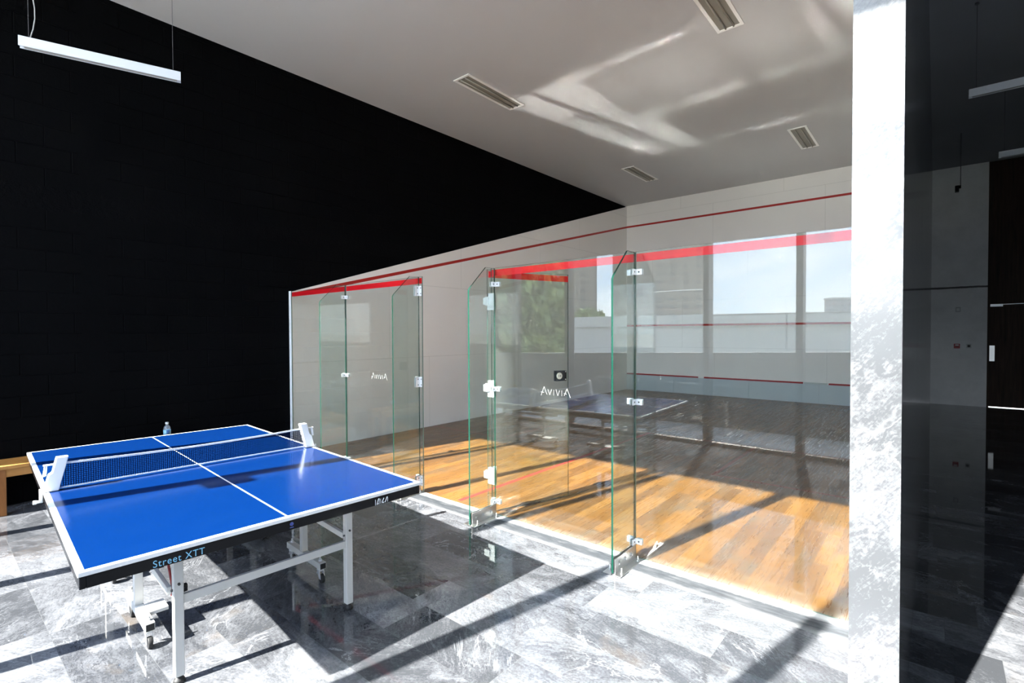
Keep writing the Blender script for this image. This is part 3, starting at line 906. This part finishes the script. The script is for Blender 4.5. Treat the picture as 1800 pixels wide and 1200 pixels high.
    for yy in (-0.465+OY, 0.465+OY):
        bm = bmesh.new(); box(bm, px_-0.02, yy-0.02, 0.137, px_+0.02, yy+0.02, ZT-0.066)
        po = obj('post', bm, M['frame_white'], t, 0.003)
        for zz in (0.60, 0.66, 0.55):
            bm = bmesh.new(); tube(bm, (px_-0.03, yy, zz), (px_+0.03, yy, zz), 0.006, 8)
            obj('bolt', bm, M['dark_steel'], po)
        bm = bmesh.new()
        a, b = b0, b1; box(bm, a, yy-0.022, 0.095, b, yy+0.022, 0.137)
        base = obj('base_bar', bm, M['frame_white'], t, 0.003)
        for q in (a-0.001, b+0.001):
            bm = bmesh.new(); box(bm, q-0.0015, yy-0.018, 0.099, q+0.0015, yy+0.018, 0.133)
            obj('end_cap', bm, M['black_rubber'], base)
        if yy < 0:
            bm = bmesh.new(); box(bm, px_+0.03, yy+0.022, 0.118, px_+0.15, yy+0.11, 0.137)
            obj('foot_plate', bm, M['frame_white'], base, 0.002)
        for q in (b0+0.04, b1-0.04):
            bm = bmesh.new()
            tube(bm, (q, yy, 0.090), (q, yy, 0.165), 0.006, 10)
            tube(bm, (q, yy, 0.137), (q, yy, 0.150), 0.012, 6)
            tube(bm, (q, yy, 0.095), (q, yy, 0.080), 0.020, 16)
            cx = q + 0.022
            for sy in (-1, 1):
                prism(bm, [(q-0.018, 0.085), (q+0.02, 0.085), (cx+0.012, 0.03), (cx-0.010, 0.028)], 1, yy+sy*0.014-0.0015, yy+sy*0.014+0.0015)
            prism(bm, [(q-0.016, 0.078), (q+0.022, 0.078), (q+0.022, 0.086), (q-0.016, 0.086)], 1, yy-0.0145, yy+0.0145)
            prism(bm, [(q-0.03, 0.055), (q-0.012, 0.072), (q-0.010, 0.068), (q-0.026, 0.050)], 1, yy-0.012, yy+0.012)
            cs = obj('caster', bm, M['bright'], t)
            bm = bmesh.new()
            tube(bm, (cx, yy-0.010, 0.030), (cx, yy+0.010, 0.030), 0.030, 24)
            obj('wheel', bm, M['black_rubber'], cs, 0.003)
    bm = bmesh.new(); box(bm, px_-0.015, -0.445+OY, 0.60, px_+0.015, 0.445+OY, 0.63)
    obj('tie_bar', bm, M['frame_white'], t, 0.002)
# red release cord by the near leg
bm = bmesh.new()
path(bm, [(0.80, -0.40, 0.69), (0.85, -0.39, 0.62), (0.93, -0.385, 0.50), (0.985, -0.385, 0.43), (0.99, -0.39, 0.40)], 0.0055)
o = obj('release_cord', bm, M['cord_red'], t); o['label'] = 'dark red release cord'
for yy in (-0.40+OY, 0.455+OY):
    bm = bmesh.new(); box(bm, 0.985, yy-0.012, 0.405, 1.008, yy+0.016, 0.44)
    obj('latch', bm, M['black_rubber'], t, 0.003)

# net with its two posts, clamped on the table
t = thing('table_net', 'blue table net with white tapes and two white plastic posts', 'net', (TP[0], TP[1], ZT), TA)
bm = bmesh.new()
ny = 48
rows = []
for i in range(ny+1):
    y = -0.70 + 1.40*i/ny
    sag = 0.016*(1-(2*i/ny-1)**2)
    rows.append((y, sag))
def strip(z0, z1, th, sagk0, sagk1):
    bm = bmesh.new()
    A = []
    for y, sg in rows:
        A.append([bm.verts.new((dx, y, z - sg*k)) for dx, z, k in ((-th, z0, sagk0), (th, z0, sagk0), (th, z1, sagk1), (-th, z1, sagk1))])
    for P, Q in zip(A, A[1:]):
        for k in range(4):
            bm.faces.new((P[k], P[(k+1) % 4], Q[(k+1) % 4], Q[k]))
    bm.faces.new(A[0][::-1]); bm.faces.new(A[-1])
    return bm
bmn = bmesh.new()
for (y0, s0), (y1, s1) in zip(rows, rows[1:]):
    bmn.faces.new([bmn.verts.new(v) for v in ((0, y0, 0.012), (0, y1, 0.012), (0, y1, 0.145-s1), (0, y0, 0.145-s0))])
obj('netting', bmn, M['net'], t)
obj('top_tape', strip(0.143, 0.155, 0.0016, 1, 1), M['plastic_white'], t)
obj('bottom_tape', strip(0.008, 0.016, 0.0012, 0, 0), M['plastic_white'], t)
for s in (-1, 1):
    bm = bmesh.new()
    prism(bm, [(s*0.700, 0.003), (s*0.766, 0.003), (s*0.742, 0.095), (s*0.727, 0.105), (s*0.708, 0.187), (s*0.656, 0.187)], 0, -0.021, 0.021)
    po = obj('net_post', bm, M['plastic_white'], t, 0.004)
    bm = bmesh.new()
    box(bm, -0.011, min(s*0.718, s*0.762), 0.144, 0.011, max(s*0.718, s*0.762), 0.151)
    prism(bm, [(s*0.745, 0.144), (s*0.757, 0.144), (s*0.766, 0.085), (s*0.750, 0.090)], 0, -0.008, 0.008)
    obj('cord_hook', bm, M['plastic_white'], po, 0.002)
    bm = bmesh.new()
    a, b = sorted((s*0.766, s*0.780)); box(bm, -0.016, a, -0.045, 0.016, b, 0.02)
    a, b = sorted((s*0.765, s*0.795)); box(bm, -0.014, a, -0.052, 0.014, b, -0.042)
    tube(bm, (0, s*0.790, -0.047), (0, s*0.806, -0.047), 0.011, 14)
    obj('clamp', bm, M['plastic_white'], po, 0.003)

# ------------------------------------------------------------------ bench and bottle
t = thing('bench', 'low orange wooden bench against the black block wall', 'bench', (0, 0, 0))
bm = bmesh.new()
for k in range(3):
    box(bm, -0.02+k*0.128, -2.97, 0.418, -0.02+k*0.128+0.124, -1.18, 0.45)
obj('seat', bm, M['bench_seat'], t, 0.003)
for y0 in (-2.90, -1.29):
    bm = bmesh.new(); box(bm, 0.265, y0, 0, 0.345, y0+0.09, 0.418); obj('leg', bm, M['bench_leg'], t, 0.003)
    bm = bmesh.new(); box(bm, -0.02, y0, 0, 0.05, y0+0.09, 0.418); obj('leg', bm, M['bench_leg'], t, 0.003)
    bm = bmesh.new(); box(bm, 0.05, y0+0.03, 0.34, 0.265, y0+0.06, 0.418); obj('rail', bm, M['bench_seat'], t, 0.002)
for xx in (0.318, -0.015):
    bm = bmesh.new(); box(bm, xx, -2.855, 0.345, xx+0.022, -1.29, 0.418); obj('rail', bm, M['bench_seat'], t, 0.002)
t = thing('water_bottle', 'small clear water bottle with white cap standing on the bench', 'bottle', (0.19, -1.525, 0.4505))
bm = bmesh.new()
lathe(bm, [(0.024, 0.0), (0.032, 0.004), (0.034, 0.012), (0.032, 0.035), (0.034, 0.055), (0.035, 0.06), (0.035, 0.115), (0.034, 0.12), (0.032, 0.14), (0.022, 0.158), (0.013, 0.168), (0.0125, 0.182)], 28)
obj('body', bm, M['bottle_plastic'], t)
bm = bmesh.new()
lathe(bm, [(0.0356, 0.062), (0.0356, 0.113)], 28)
for f in bm.faces:
    if len(f.verts) > 4:
        continue
    c_ = f.calc_center_median(); a_ = math.degrees(math.atan2(c_.y, c_.x)) % 360
    f.material_index = 1 if 335 < a_ or a_ < 25 else 0
obj('label_wrap', bm, [M['label_blue'], M['label_dark']], t)
bm = bmesh.new(); lathe(bm, [(0.0155, 0.176), (0.0160, 0.178), (0.0160, 0.196), (0.0150, 0.198)], 24)
obj('cap', bm, M['plastic_white'], t)

# ------------------------------------------------------------------ lamps
def pendant(label, p0, p1, drop, cable):
    p0, p1 = Vector(p0), Vector(p1)
    L = (p1-p0).length
    t = thing('pendant_lamp', label, 'pendant lamp', p0, math.atan2(p1.y-p0.y, p1.x-p0.x), 'long pendant lamps hung from the ceiling')
    bm = bmesh.new()
    prism(bm, [(-0.03, 0.0), (-0.024, 0.0), (-0.024, 0.012), (0.024, 0.012), (0.024, 0.0), (0.03, 0.0), (0.03, 0.082), (-0.03, 0.082)], 0, 0, L)
    obj('housing', bm, M['lamp_white'], t)
    bm = bmesh.new(); box(bm, 0.03, -0.0235, 0.003, L-0.03, 0.0235, 0.012)
    obj('diffuser', bm, M['lamp_diffuser'], t)
    top = H - p0.z
    for q in (0.06, L-0.06):
        bm = bmesh.new(); tube(bm, (q, 0, 0.082), (q, 0, top), 0.0022, 6)
        wv = obj('suspension_wire', bm, M['wire'], t)
        bm = bmesh.new(); tube(bm, (q, 0, top-0.02), (q, 0, top-0.0005), 0.02, 14)
        obj('ceiling_cup', bm, M['wire'], wv)
    if cable:
        bm = bmesh.new()
        path(bm, [(0.065+0.045*math.sin(k/12*math.pi*2.2)*(1-k/14), 0.006, 0.082+(top-0.083)*k/12) for k in range(13)], 0.0042)
        obj('power_cable', bm, M['grey_plastic'], t)
    return t
pendant('white linear pendant lamp before the black wall, upper left corner', (0.86, -2.72, 4.03), (1.20, -1.645, 4.03), 1.1, True)
pendant('nearest linear pendant lamp in the dark corridor, by the right border', (6.985, 4.17, 4.18), (8.185, 4.17, 4.18), 1.0, False)
pendant('dim second linear pendant lamp of the dark corridor', (7.42, 7.05, 4.18), (8.62, 7.05, 4.18), 1.0, False)
t = thing('ceiling_sensor', 'small black sensor hung on a rod before the concrete wall', 'sensor', (7.05, 8.9, 0))
bm = bmesh.new(); tube(bm, (0, 0, 4.25), (0, 0, H-0.0005), 0.006, 8); obj('rod', bm, M['wire'], t)
bm = bmesh.new(); box(bm, -0.075, -0.05, 4.14, -0.02, 0.05, 4.25); box(bm, -0.03, -0.008, 4.2, 0.008, 0.008, 4.255); obj('housing', bm, M['black_metal'], t, 0.004)

def recessed(label, x, y):
    t = thing('recessed_light', label, 'ceiling light', (x, y, H), 0, 'recessed lights in the court ceiling')
    bm = bmesh.new()
    a, b, wd = 0.15, 0.62, 0.038
    box(bm, -a, -b, -0.012, -a+wd, b, -0.0005); box(bm, a-wd, -b, -0.012, a, b, -0.0005)
    box(bm, -a+wd, -b, -0.012, a-wd, -b+wd, -0.0005); box(bm, -a+wd, b-wd, -0.012, a-wd, b, -0.0005)
    obj('frame', bm, M['fixture_frame'], t, 0.002)
    bm = bmesh.new(); box(bm, -a+wd, -b+wd, -0.004, a-wd, b-wd, -0.0005)
    obj('reflector', bm, M['fixture_reflector'], t)
    for xx in (-0.045, 0.045):
        bm = bmesh.new(); tube(bm, (xx, -b+wd+0.01, -0.016), (xx, b-wd-0.01, -0.016), 0.010, 12)
        obj('tube', bm, M['tube_white'], t)
    return t
recessed('recessed ceiling light near the black wall, larger of the two on that side', 1.635, 2.26)
recessed('recessed ceiling light near the black wall, close to the front wall corner', 1.60, 7.29)
recessed('recessed ceiling light cut by the top of the picture', 4.86, 2.29)
recessed('recessed ceiling light beside the marble pillar, over the front wall', 4.84, 7.29)

# ------------------------------------------------------------------ corridor wall devices
t = thing('wall_switch', 'small pale wall switch high on the concrete wall', 'switch', (7.097, 11.35, 2.088))
bm = bmesh.new(); box(bm, -0.042, -0.010, -0.055, 0.042, -0.0005, 0.055); obj('plate', bm, M['grey_plastic'], t, 0.004)
for q in (-0.022, 0.003):
    bm = bmesh.new(); box(bm, q, -0.014, -0.03, q+0.019, -0.010, 0.03); obj('button', bm, M['plastic_white'], t, 0.002)
t = thing('fire_alarm', 'square red fire alarm call point on the concrete wall', 'alarm', (7.085, 11.35, 1.293))
bm = bmesh.new(); box(bm, -0.05, -0.035, -0.05, 0.05, -0.0005, 0.05); obj('housing', bm, M['alarm_red'], t, 0.005)
bm = bmesh.new(); box(bm, -0.03, -0.038, 0.012, 0.03, -0.035, 0.035); obj('label_plate', bm, M['plastic_white'], t)
bm = bmesh.new(); box(bm, -0.03, -0.040, -0.008, 0.03, -0.035, 0.0); obj('pull_bar', bm, M['black_rubber'], t)
t = thing('wall_socket', 'dark wall socket beside the red fire alarm', 'socket', (7.279, 11.35, 1.296))
bm = bmesh.new(); box(bm, -0.04, -0.010, -0.045, 0.04, -0.0005, 0.045); obj('plate', bm, M['grey_plastic'], t, 0.004)
bm = bmesh.new(); tube(bm, (0, -0.010, 0), (0, -0.016, 0), 0.026, 16); obj('knob', bm, M['black_rubber'], t)
